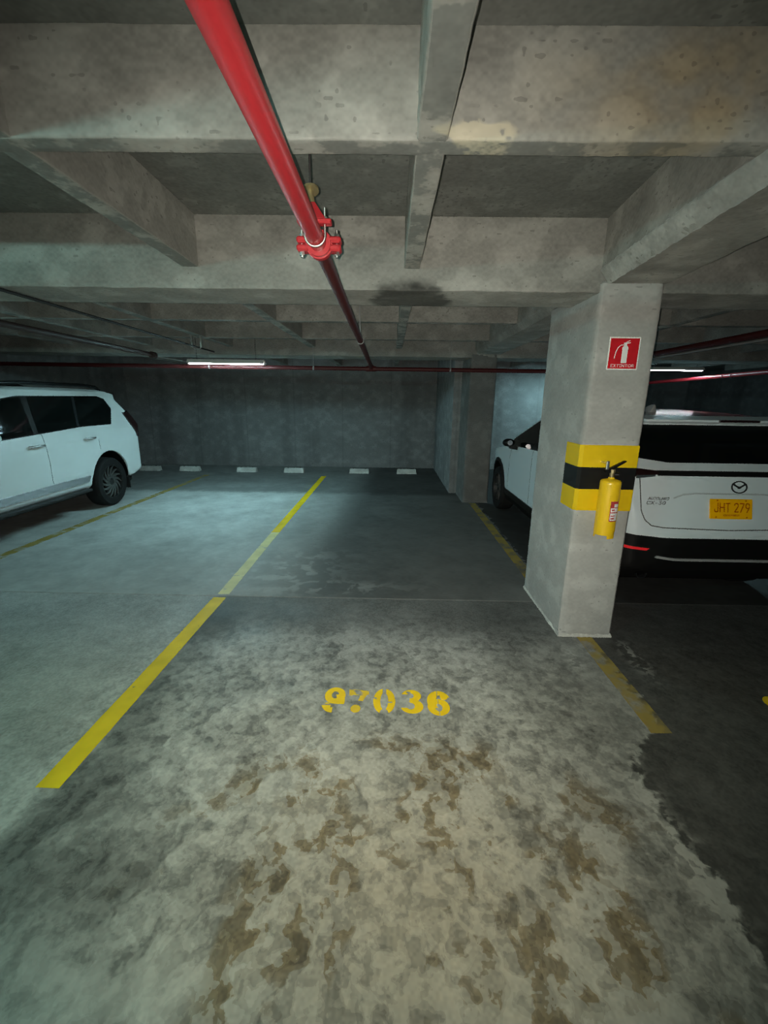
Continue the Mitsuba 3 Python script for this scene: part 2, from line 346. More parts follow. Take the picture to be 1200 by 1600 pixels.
def ell(cx, cy, rx, ry): return affinity.scale(Point(cx, cy).buffer(1, 32), rx, ry)
def digit(ch):
    """stencil digits, unit height 1, width about .72"""
    if ch == '0':
        g = ell(.36, .5, .36, .5).difference(ell(.36, .5, .13, .34))
        return g.difference(sbox(.30, -.1, .42, 1.1)).difference(Polygon([(.2, .0), (.52, .0), (.46, .16), (.26, .16)]))
    if ch in '69':
        ring = ell(.36, .33, .36, .33).difference(ell(.36, .31, .12, .15))
        arc = ell(.40, .55, .40, .45).difference(ell(.44, .52, .15, .30)).difference(sbox(.44, .0, 1, .74)).difference(sbox(-.1, -.1, 1, .3))
        tip = ell(.58, .76, .13, .13)
        g = unary_union([ring, arc, tip])
        if ch == '6': g = g.difference(sbox(.350, -.1, .372, 1.2))
        if ch == '9': g = affinity.rotate(g, 180, origin=(.37, .5))
        return g
    if ch == '3':
        top = ell(.36, .74, .32, .26).difference(ell(.33, .74, .11, .12)).difference(sbox(-.2, .58, .30, .80)).difference(Polygon([(0, .5), (.3, .5), (.3, .62), (0, .62)]))
        bot = ell(.36, .29, .36, .29).difference(ell(.32, .30, .13, .14)).difference(sbox(-.2, .22, .30, .62))
        return unary_union([top, bot])
    if ch == '7':
        bar = Polygon([(0, 1), (.08, .92), (.18, .96), (.72, .88), (.72, .74), (.46, .70), (.18, .72), (.04, .62)])
        stem = Polygon([(.44, .74), (.66, .74), (.52, .46), (.36, .48)])
        foot = ell(.30, .15, .17, .15)
        return unary_union([bar, stem, foot])
def paint_digit(ch, x, y, w, h, bsdf, cut=None, parent='floor', label=None):
    g = digit(ch)
    if cut is not None: g = g.difference(cut)
    b = g.bounds
    g = affinity.translate(g, -b[0], -b[1]); g = affinity.scale(g, w / (b[2] - b[0]), h / (b[3] - b[1]), origin=(0, 0))
    m = ext(affinity.translate(g, x, y), 0.0022); m.apply_translation([0, 0, -0.0006])
    add('painted_digit', m, bsdf, parent, label=label)
nine_cut = unary_union([sbox(.36, .0, .9, .33), sbox(-.1, .27, .9, .33)])
paint_digit('9', -.372, 2.135, .130, .222, M_NUM, nine_cut, label='worn yellow 9')
paint_digit('7', -.225, 2.138, .122, .215, M_NUM_WORN, label='half worn yellow 7')
paint_digit('0', -.075, 2.140, .130, .212, M_NUM, label='yellow stencilled 0')
paint_digit('3', .087, 2.140, .130, .208, M_NUM, label='yellow stencilled 3')
paint_digit('6', .242, 2.128, .135, .215, M_NUM, label='yellow stencilled 6')
paint_digit('9', 2.245, 2.14, .13, .22, M_LINE, label='dim yellow digit at the right edge of the floor')

# ------------------------------------------------------------------ columns
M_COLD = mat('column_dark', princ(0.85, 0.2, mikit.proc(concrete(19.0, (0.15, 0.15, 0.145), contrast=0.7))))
def column(x0, x1, y0, y1, label, seed, bsdf=M_COL):
    c = thing('column', label, 'column', None)
    body = cbox((x0, y0, -0.03), (x1, y1, 2.452), 0.018)
    add('shaft', rough(body, .04, .004, 5.0, seed), bsdf, c, smooth=50)
    foot = Manifold.hull_points([(x, y, 0.0) for x in (x0 - .007, x1 + .006) for y in (y0 - .010, y1 + .006)] + [(x, y, z) for x in (x0 + .004, x1 - .004) for y in (y0 + .004, y1) for z in (.0, .028)])
    add('mortar_foot', rough(foot, .02, .008, 14.0, seed + 5), M_CEMENT if bsdf is M_COL else bsdf, c, smooth=40, label='rough mortar at the foot')
    return c
CX0, CX1, CY0, CY1 = 1.297, 1.692, 3.03, 3.93
col = column(CX0, CX1, CY0, CY1, 'grey concrete column with yellow and black bands and an extinguisher', 51)
for z0, z1, m, lab in ((0.984, 1.136, M_BANDY, 'lower yellow band'), (1.134, 1.290, M_BANDK, 'black band'), (1.288, 1.439, M_BANDY, 'upper yellow band')):
    k = 0.0045 if m is M_BANDY else 0.0035
    c = .016
    outer = [(CX1 - .006, CY0 - k), (CX0 + c, CY0 - k), (CX0 - k, CY0 + c), (CX0 - k, 3.275)]
    inner = [(CX0 + .02, 3.275), (CX0 + .02, CY0 + .02), (CX1 - .006, CY0 + .02)]
    mm = ext(Polygon(outer + inner), z1 - z0); mm.apply_translation([0, 0, z0])
    add('painted_band', mm, m, col, label=lab)
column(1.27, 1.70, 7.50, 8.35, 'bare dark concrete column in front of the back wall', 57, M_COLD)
add('partition', rough(bx((1.13, 8.3, -.02), (1.30, YB + .02, ZS)), .12, .003, 4, 60), M_WALL, 'wall_back', smooth=40)

# ------------------------------------------------------------------ extinguisher sign
s = thing('extinguisher_sign', 'red and white extinguisher sign high on the banded column', 'sign')
SX0, SX1, SZ0, SZ1, SY = 1.389, 1.587, 1.925, 2.125, CY0 - .004
W, H = SX1 - SX0, SZ1 - SZ0
def on_sign(poly, d0, d1):
    return place(ext(poly, d1 - d0), (SX0, SY - d0, SZ0), (1, 0, 0), (0, 0, 1))
add('panel', on_sign(sbox(0, 0, W, H).buffer(-.004).buffer(.004), 0, .003), M_SIGNWHITE, s)
add('red_field', on_sign(sbox(.008, .008, W - .008, H - .008), .003, .004), M_SIGNRED, s, label='red field')
bod = unary_union([sbox(.090, .045, .120, .125).buffer(.003), ell(.105, .13, .020, .018), sbox(.097, .14, .113, .160), Polygon([(.092, .158), (.135, .163), (.135, .168), (.092, .166)]), Polygon([(.108, .166), (.132, .178), (.130, .182), (.106, .171)])])
hose = LineString([(.098, .153), (.075, .150), (.058, .135), (.048, .110), (.042, .070)]).buffer(.0025)
add('pictogram', on_sign(unary_union([bod, hose]), .004, .005), M_SIGNWHITE, s, label='white extinguisher pictogram with hose')
tmsh = meshkit.text_mesh('EXTINTOR', .019, .001)
bb = tmsh.bounds; sc = .150 / (bb[1, 0] - bb[0, 0])
tmsh.apply_scale([sc, 1, 1]); tmsh.apply_translation([.025 - bb[0, 0] * sc, .016, 0])
add('lettering', place(tmsh, (SX0, SY - .004, SZ0), (1, 0, 0), (0, 0, 1)), M_SIGNWHITE, s, label='white word EXTINTOR')

# ------------------------------------------------------------------ fire extinguisher hanging on the column
e = thing('fire_extinguisher', 'yellow fire extinguisher hanging on the banded column', 'fire extinguisher')
EX, EY, EZ, ER = 1.484, 2.945, 0.820, 0.066
Lx = .386
prof = [(0, .022), (.045, .020), (ER, .034)] + [(ER, .034 + i * (Lx - .060) / 6) for i in range(1, 7)] + [(ER, Lx - .020), (ER * .97, Lx - .010), (ER * .88, Lx - .002), (ER * .6, Lx + .003), (.022, Lx + .008), (.018, Lx + .018), (0, Lx + .018)]
cylm = lathe(prof, 48); cylm.apply_translation([EX, EY, EZ + .012])
add('cylinder', cylm, M_EXTY, e, smooth=40)
skirt = Manifold.cylinder(.045, ER * .97, ER * .97, 48) - Manifold.cylinder(.06, ER * .90, ER * .90, 48).translate([0, 0, -.005])
skirt = skirt - bx((-.09, -.09, -.01), (-.005, .0, .022))
add('base_skirt', tm(skirt.translate([EX, EY, EZ])), M_EXTY, e, smooth=40)
ZT = EZ + Lx + .03
valve = cat(cyl((EX, EY, ZT - .004), (EX, EY, ZT + .030), .015, 20), cyl((EX, EY, ZT + .028), (EX, EY, ZT + .052), .020, 8))
add('valve', valve, M_BRASS, e, smooth=40, label='brass valve neck')
lever = Manifold.batch_hull([bx((EX - .030, EY - .011, ZT + .048), (EX - .005, EY + .011, ZT + .056)), bx((EX + .068, EY - .010, ZT + .104), (EX + .080, EY + .010, ZT + .110))])
add('lever', tm(lever), M_BLACKPL, e, label='raised black lever')
handle = Manifold.batch_hull([bx((EX - .045, EY - .012, ZT + .030), (EX + .01, EY + .012, ZT + .042)), bx((EX - .052, EY - .012, ZT + .046), (EX - .040, EY + .012, ZT + .052))])
add('carry_handle', tm(handle), M_BLACKPL, e)
add('pressure_gauge', cat(cyl((EX + .012, EY - .004, ZT + .018), (EX + .040, EY - .014, ZT + .018), .017, 24)), M_BLACKPL, e, smooth=40)
add('hook', cat(cbox((EX - .048, EY - .012, ZT + .048), (EX - .028, EY + .004, ZT + .108), .004), cbox((EX - .046, EY, ZT + .085), (EX - .030, CY0 - .001, ZT + .10), .003)), M_STEEL, e, label='bright metal hook')
def cylpatch(a0, a1, z0, z1, r, th=.0008):
    a = np.linspace(math.radians(a0), math.radians(a1), 16)
    poly = Polygon([(r * math.cos(t), r * math.sin(t)) for t in a] + [((r + th) * math.cos(t), (r + th) * math.sin(t)) for t in a[::-1]])
    m = ext(poly, z1 - z0); m.apply_translation([EX, EY, EZ + z0]); return m
st = add('sticker', cylpatch(-100, -46, .125, .262, ER - .0002), M_SIGNWHITE, e, label='red and white instruction sticker')
M_STK = mat('sticker_red', princ(0.5, 0.3, color=(0.42, 0.05, 0.05)))
add('red_print', cat(*[cylpatch(a, b, c, d, ER + .0004) for a, b, c, d in ((-100, -46, .245, .262), (-100, -78, .222, .247), (-100, -46, .217, .222), (-100, -46, .183, .189), (-100, -96, .125, .262), (-100, -46, .124, .130), (-92, -70, .140, .150), (-92, -66, .160, .166), (-90, -72, .198, .208))]), M_STK, st)

# ------------------------------------------------------------------ fire pipes
def pipe_thing(pts, r, bsdf, label, name='fire_pipe', n=20):
    k = thing(name, label, 'pipe')
    p = [np.asarray(q, float) for q in pts]
    add('tube', tube(p, r, n), bsdf, k, smooth=40)
    return k
A0, A1, B1 = (-.285, -6.3, 2.302), (-.292, 1.93, 2.300), (-.322, 7.33, 2.215)
mp = thing('fire_pipe', 'bright red pipe overhead running from the camera towards the back wall', 'pipe')
add('tube', tube([A0, (-.285, 0, 2.302), A1], .031, 28), M_RED, mp, smooth=40, label='bright red near length')
add('far_tube', tube([A1, (-.305, 4.6, 2.26), B1], .029, 24), M_REDD, mp, smooth=40, label='far length beyond the coupling, shade painted into its red')
# grooved coupling
cy = 1.925
def ringm(y0, y1, ro, ri, n=28):
    return cyl((-.290, y0, 2.30), (-.290, y1, 2.30), ro, n) - cyl((-.290, y0 - .01, 2.30), (-.290, y1 + .01, 2.30), ri, n)
cp_ = ringm(cy - .030, cy + .030, .047, .030) + ringm(cy - .012, cy + .012, .052, .030)
for sx in (-1, 1):
    cp_ = cp_ + cbox((-.290 + sx * .062 - .024, cy - .026, 2.303), (-.290 + sx * .062 + .024, cy + .026, 2.325), .006)
    cp_ = cp_ + cbox((-.290 + sx * .062 - .024, cy - .026, 2.274), (-.290 + sx * .062 + .024, cy + .026, 2.297), .006)
cpl = add('coupling', tm(cp_), M_RED, mp, smooth=35, label='red bolted coupling')
for sx in (-1, 1):
    b = cat(cyl((-.290 + sx * .068, cy, 2.255), (-.290 + sx * .068, cy, 2.352), .0055, 10), cyl((-.290 + sx * .068, cy, 2.262), (-.290 + sx * .068, cy, 2.275), .011, 6), cyl((-.290 + sx * .068, cy, 2.325), (-.290 + sx * .068, cy, 2.337), .011, 6))
    add('bolt', b, M_STEEL, cpl)
# hanger with u-bolt
hg = thing('pipe_hanger', 'red bracket with steel U-bolt holding the bright red pipe', 'pipe hanger')
uy = 1.815
ang = np.linspace(math.pi, 2 * math.pi, 15)
upts = [(-.289 - .037, uy, 2.375), (-.289 - .037, uy, 2.34)] + [(-.289 + .037 * math.cos(t), uy, 2.30 + .037 * math.sin(t)) for t in ang] + [(-.289 + .037, uy, 2.34), (-.289 + .037, uy, 2.388)]
add('u_bolt', tube(upts, .0045, 10), M_STEEL, hg, smooth=40, label='steel U-bolt')
br = cbox((-.289 - .062, uy - .020, 2.333), (-.289 + .062, uy + .020, 2.349), .004) + Manifold.batch_hull([bx((-.289 - .024, uy - .016, 2.347), (-.289 + .040, uy + .016, 2.350)), bx((-.318, uy + .030, 2.415), (-.292, uy + .056, 2.418))])
add('bracket', tm(br), M_RED, hg, smooth=30, label='red bracket')
stem = cat(cyl((-.305, uy + .043, 2.412), (-.312, uy + .058, 2.468), .013, 14, .009), cyl((-.312, uy + .058, 2.462), (-.313, uy + .060, 2.470), .032, 24), cyl((-.312, uy + .057, 2.460), (-.312, uy + .058, 2.463), .012, 12))
add('stem', stem, M_BRASS, hg, smooth=40, label='brass stem and flange')
add('rod', cat(cyl((-.312, uy + .059, 2.468), (-.312, uy + .062, ZS), .004, 8)), M_DARKMETAL, hg)
for sx in (-1, 1):
    add('nut', cat(cyl((-.289 + sx * .037, uy, 2.348), (-.289 + sx * .037, uy, 2.358), .010, 6)), M_STEEL, hg)
# cross pipe near the far columns
tp = thing('fire_pipe', 'dark red pipe running crosswise in front of the far column', 'pipe')
add('tube', tube([(XL, 7.35, 2.19), (-1.6, 7.35, 2.186), (.8, 7.35, 2.184), (3.30, 7.35, 2.18)], .031, 20), M_REDD, tp, smooth=40)
add('tee', cat(cyl((-.40, 7.35, 2.186), (-.245, 7.35, 2.186), .042, 20), cyl((-.322, 7.26, 2.216), (-.322, 7.35, 2.19), .040, 20)), M_REDD, tp, smooth=40)
for x in (-2.9, -1.24, .93, 2.6):
    h = thing('rod_hanger', {-2.9: 'thin rod hanger on the cross pipe beside the lit left tube', -1.24: 'thin rod hanger on the cross pipe left of the lengthwise pipe end', .93: 'thin rod hanger on the cross pipe left of the far column', 2.6: 'thin rod hanger on the cross pipe behind the banded column'}[x], 'pipe hanger')
    add('rod', cat(cyl((x, 7.35, 2.22), (x, 7.35, ZS), .005, 8)), M_GREYMETAL, h)
    add('band', tm(cyl((x - .012, 7.35, 2.1855), (x + .012, 7.35, 2.1855), .036, 20) - cyl((x - .02, 7.35, 2.1855), (x + .02, 7.35, 2.1855), .0315, 20)), M_GREYMETAL, h)
h = thing('rod_hanger', 'thin rod hanger on the far length of the red pipe behind the second beam', 'pipe hanger')
add('rod', cat(cyl((-.303, 4.5, 2.29), (-.318, 4.5, ZS), .005, 8)), M_GREYMETAL, h)
add('band', tm(cyl((-.303, 4.488, 2.262), (-.303, 4.512, 2.262), .035, 20) - cyl((-.303, 4.47, 2.262), (-.303, 4.53, 2.262), .0295, 20)), M_GREYMETAL, h)
lp = pipe_thing([(-3.05, -6.2, 2.31), (-3.32, 3.97, 2.30), (-3.42, 5.9, 2.30), (-3.475, 6.75, 2.30)], .030, M_REDB, 'brownish pipe under the left joists ending beside the lit tube')
add('end_cap', cat(cyl((-3.470, 6.68, 2.30), (-3.480, 6.80, 2.30), .044, 20)), M_REDB, lp, smooth=40)
cd = pipe_thing([(-2.42, -.5, 2.37), (-2.52, 3.06, 2.37), (-2.63, 6.2, 2.37), (-2.65, 6.93, 2.37)], .011, M_DARKMETAL, 'thin dark conduit leading to the lit left tube', 'conduit', 10)
cd2 = pipe_thing([(-3.475, 6.80, 2.285), (-3.30, 6.93, 2.26), (-3.07, 7.0, 2.225)], .006, M_GREYMETAL, 'short pale cable from the brownish pipe to the lit left tube', 'cable', 8)
k = thing('conduit_clamp', 'small bright clamp on the conduit above the lit left tube', 'clamp')
add('strap', tube([(-2.64 + .055 * math.cos(t), 6.3, 2.372 + .03 * math.sin(t)) for t in np.linspace(math.pi * .95, 2.05 * math.pi, 12)], .005, 8), M_STEEL, k, smooth=40)
for xe in (-2.715, -2.59): add('ear', tm(cbox((xe, 6.29, 2.365), (xe + .025, 6.31, ZS), .002)), M_STEEL, k)
rp = pipe_thing([(3.05, -6.0, 2.30), (3.12, 3.4, 2.30), (3.22, 6.2, 2.30), (3.27, 7.28, 2.22)], .032, M_REDD, 'dark red pipe lengthwise right of the banded column')
rc = pipe_thing([(3.10, -6.0, 2.262), (3.20, 3.4, 2.262), (3.32, 7.3, 2.262)], .010, M_GREYMETAL, 'thin grey conduit under the dark red pipe on the right', 'conduit', 10)
fp = pipe_thing([(5.4, -3.0, 2.2), (5.69, 7.0, 2.2), (6.12, 9.9, 2.2), (6.5, 12.5, 2.2), (6.9, 17.1, 2.2)], .034, M_RED, 'red pipe passing the lit tube far on the right')
for y in (8.0, 8.25):
    xx = np.interp(y, [7.0, 9.9], [5.69, 6.12])
    add('u_bolt', tube([(xx + .045 * math.cos(t), y, 2.2 + .045 * math.sin(t)) for t in np.linspace(math.pi * .9, 2.1 * math.pi, 14)], .007, 8), M_STEEL, fp, smooth=40)

# ------------------------------------------------------------------ ceiling tubes
def lamp(xc, y, z, label, power=1.0, L=1.12, trough=True, tint=(1, 1, 1)):
    k = thing('ceiling_lamp', label, 'lamp')
    hw = .075 if trough else .03
    sec = [(-hw, -.004), (-.04, .05), (.04, .05), (hw, -.004), (hw - .004, -.004), (.037, .040), (-.037, .040), (-hw + .004, -.004)] if trough else [(-hw, .03), (-hw, .06), (hw, .06), (hw, .03)]
    hm = ext(Polygon(sec).buffer(0), L + .04)
    add('housing', place(hm, (xc - L / 2 - .02, y, z), (0, 1, 0), (0, 0, 1)), M_WHITEPL, k)
    t = tube([(xc - L / 2, y, z), (xc, y, z), (xc + L / 2, y, z)], .024, 16)
    kk = add('tube', t, M_WHITEPL, k, smooth=40, label='lit white tube')
    scene[kk]['emitter'] = {'type': 'area', 'radiance': {'type': 'rgb', 'value': [c * power * t_ for c, t_ in zip(TUBE, tint)]}}
    for sx in (-1, 1):
        add('end_cap', tm(cbox((xc + sx * (L / 2 + .012) - .012, y - .027, z - .027), (xc + sx * (L / 2 + .012) + .012, y + .027, z + .05), .005)), M_WHITEPL, k)
        add('hanging_wire', cat(cyl((xc + sx * L * .4, y, z + .05), (xc + sx * L * .4, y, ZS), .003, 6)), M_DARKMETAL, k)
lamp(-2.50, 7.0, 2.218, 'lit fluorescent tube over the bay on the left')
lamp(5.46, 9.0, 2.345, 'lit fluorescent tube right of the banded column', 1.0, 1.0)
lamp(4.02, 10.2, 2.30, 'fluorescent tube hidden behind the banded column near the back wall', 0.55)
lamp(-2.5, -0.3, 2.33, 'fluorescent tube behind the camera on the left', 0.80, trough=False, tint=(0.85, 1.0, 0.86))
lamp(3.6, -4.2, 2.30, 'added unseen fluorescent tube behind the camera on the right', 0.2)  # unseen tube added for weak light from behind

# ------------------------------------------------------------------ parking stops
for x, y, lab in ((-5.70, 10.38, 'white parking stop behind the white car, leftmost of the row'), (-4.77, 10.42, 'white parking stop second from the left along the back wall'), (-3.40, 10.40, 'white parking stop below the lit tube, left of its pair'),
                  (-2.28, 10.42, 'white parking stop just left of the yellow line end'), (-.73, 10.46, 'white parking stop just right of the yellow line end'), (.40, 10.50, 'white parking stop nearest the far column')):
    k = thing('parking_stop', lab, 'parking stop', 'parking stops along the back wall')
    b = Manifold.hull_points([(x + sx * .235, y + sy * .075, 0) for sx in (-1, 1) for sy in (-1, 1)] + [(x + sx * .22, y + sy * .05, .105) for sx in (-1, 1) for sy in (-1, 1)])
    add('block', rough(b, .03, .004, 9, int(x * 10) % 97), M_CEMENT, k, smooth=40)
    for sx in (-1, 1):
        add('anchor_bolt', cat(cyl((x + sx * .14, y, .098), (x + sx * .14, y, .112), .014, 8)), M_DARKMETAL, k)

# ------------------------------------------------------------------ cars (local frame: x across, y forward from the rear end, z up)
def three_view(side, half_front, plan_half, seg=.045, it=10):
    A = CrossSection([side], m3.FillRule.NonZero).extrude(5).transform(np.array([[0, 0, 1, -2.5], [1, 0, 0, 0], [0, 1, 0, 0.0]]))
    fr = half_front + [(-x, z) for x, z in half_front[::-1]]
    fp_ = Polygon(fr).buffer(0).exterior.coords[:-1]
    B = CrossSection([[(a, b) for a, b in fp_]], m3.FillRule.NonZero).extrude(9).transform(np.array([[1, 0, 0, 0], [0, 0, 1, -2], [0, 1, 0, 0.0]]))
    pl = plan_half + [(-x, y) for x, y in plan_half[::-1]]
    Cc = CrossSection([[(a, b) for a, b in pl]], m3.FillRule.NonZero).extrude(4).translate([0, 0, -1])
    m = A ^ B ^ Cc
    t = tm(m.refine_to_length(seg)); t.merge_vertices()
    trimesh.smoothing.filter_taubin(t, lamb=.5, nu=.52, iterations=it)
    return t

class Body:
    def __init__(self, mesh):
        self.mesh, self.man = mesh, mf(mesh)
        self.cache = {}
    def shell(self, d):
        if d not in self.cache:
            m = self.mesh.copy()
            m.vertices = m.vertices + m.vertex_normals * d
            self.cache[d] = mf(m)
        return self.cache[d]
    def patch(self, prism, d=.004):
        return (prism ^ self.shell(d)) - self.man
    def rear(self, poly, d=.004, depth=1.2):          # polygon in (x, z), seen from behind
        return self.patch(prism_y(poly, -.5, depth), d)
    def side(self, poly, sx, d=.004):                 # polygon in (y, z)
        return self.patch(prism_x(poly, .2 if sx > 0 else -1.5, 1.5 if sx > 0 else -.2), d)
def mprism(poly, h):
    return Manifold.batch_boolean([mf(ext(g, h)) for g in getattr(poly, 'geoms', [poly])], m3.OpType.Add)
def prism_y(poly, y0, y1):
    return mprism(poly, y1 - y0).transform(np.array([[1, 0, 0, 0], [0, 0, -1, y1], [0, 1, 0, 0.0]]))
def prism_x(poly, x0, x1):
    return mprism(poly, x1 - x0).transform(np.array([[0, 0, 1, x0], [1, 0, 0, 0], [0, 1, 0, 0.0]]))
def rnd(pts, r):
    return Polygon(pts).buffer(-r).buffer(r, 6)

def wheel(parent, cx, cyy, r, w, sx, M, spokes=14, swirl=.55, rim_r=.70):
    """sx: the side the wheel faces"""
    R = r; rr = r * rim_r
    prof = [(rr, -w / 2 + .01), (R * .93, -w / 2), (R * .985, -w / 2 + .025), (R, -w / 4), (R, w / 4), (R * .985, w / 2 - .025), (R * .93, w / 2), (rr, w / 2 - .01), (rr - .015, 0), (rr, -w / 2 + .01)]
    def fin(m):
        m = m.copy()
        X = np.array([[0, 0, sx, cx], [1, 0, 0, cyy], [0, sx, 0, r], [0, 0, 0, 1.0]])
        X = np.array([[0, 0, sx, cx], [sx, 0, 0, cyy], [0, 1, 0, r], [0, 0, 0, 1.0]])
        m.apply_transform(X); m.apply_transform(M); return m
    k = add('wheel', fin(lathe(prof, 56)), M_RUBBER, parent, smooth=40, label='wheel with dark alloy rim')
    dish = lathe([(0, -.03), (rr * .5, -.03), (rr - .004, w / 2 - .10), (rr - .002, w / 2 - .012), (rr - .014, w / 2 - .008), (rr - .02, w / 2 - .09), (rr * .5, -.01), (0, -.01)], 48)
    add('rim', fin(dish), M_RIM, k, smooth=40)
    sp = []
    for i in range(spokes):
        a = i * 2 * math.pi / spokes
        t = np.linspace(0, 1, 8); rad = rr * (.20 + .76 * t); th = a + swirl * t ** 1.3
        wd = rr * (.030 + .055 * np.sin(np.pi * np.clip(t * .9 + .15, 0, 1)))
        L = [(q * math.cos(b) - e * math.sin(b), q * math.sin(b) + e * math.cos(b)) for q, b, e in zip(rad, th, wd)]
        Rr = [(q * math.cos(b) + e * math.sin(b), q * math.sin(b) - e * math.cos(b)) for q, b, e in zip(rad, th, wd)]
        m = ext(Polygon(L + Rr[::-1]).buffer(0), .022); m.apply_translation([0, 0, w / 2 - .050]); sp.append(fin(m))
    for i, m in enumerate(sp): add('spoke', m, M_SPOKE, k)
    add('hub_cap', fin(lathe([(0, w / 2 - .06), (rr * .22, w / 2 - .06), (rr * .22, w / 2 - .03), (rr * .15, w / 2 - .018), (0, w / 2 - .016)], 24)), M_RIM, k, smooth=40)

def xf(man, M):
    m = tm(man) if isinstance(man, Manifold) else man.copy()
    m.apply_transform(M); return m

# ---- white SUV on the left: it faces the camera side, its rear towards the back wall
suv = thing('car', 'white off-road car with dark windows parked on the left', 'car')
MS = np.array([[-1, 0, 0, -5.385], [0, -1, 0, 8.05], [0, 0, 1, 0], [0, 0, 0, 1.0]])
side = [(.62, .36), (.25, .46), (.06, .55), (.0, .64), (.0, .80), (.05, 1.0), (.10, 1.10), (.26, 1.40), (.50, 1.66), (.45, 1.735), (.70, 1.80), (1.2, 1.825), (2.3, 1.82), (2.75, 1.78), (3.45, 1.23), (3.7, 1.17), (4.5, 1.10), (4.72, 1.0), (4.82, .8), (4.82, .5), (4.7, .40), (4.3, .36)]
hf = [(.0, .34), (.86, .34), (.925, .42), (.955, .60), (.958, .85), (.945, 1.05), (.915, 1.20), (.885, 1.27), (.745, 1.70), (.69, 1.775), (.58, 1.81), (.0, 1.86)]
plan = [(0, -.02), (.62, .0), (.83, .07), (.925, .24), (.955, .6), (.958, 2.4), (.955, 4.0), (.90, 4.5), (.70, 4.78), (0, 4.84)]
sb_ = three_view(side, hf, plan, .05, 8)
SB = Body(sb_)
WR, WY1, WY2, WX = .385, 1.13, 3.92, .83
body = SB.man
for wy in (WY1, WY2):
    for sx in (-1, 1):
        arch = cyl((sx * .60, wy, WR + .045), (sx * 1.2, wy, WR + .045), .465, 40) + bx((min(sx * .6, sx * 1.2), wy - .465, 0), (max(sx * .6, sx * 1.2), wy + .465, WR - .02))
        arch = cyl((sx * .60, wy, WR + .02), (sx * 1.2, wy, WR + .02), .475, 40)
        body = body - arch
add('body', xf(body, MS), M_WHITECAR, suv, smooth=35)
for wy in (WY1, WY2):
    for sx in (-1, 1):
        lin = (cyl((sx * .50, wy, WR + .02), (sx * .93, wy, WR + .02), .476, 40) - cyl((sx * .62, wy, WR + .02), (sx * 1.2, wy, WR + .02), .462, 40)) ^ SB.man
        add('arch_liner', xf(lin, MS), M_BLACKPL, suv, label='black wheel arch lining')
        wheel(suv, sx * WX, wy, WR, .25, sx, MS, spokes=14, swirl=.62 * sx)
wx0 = [(-1, 0)]
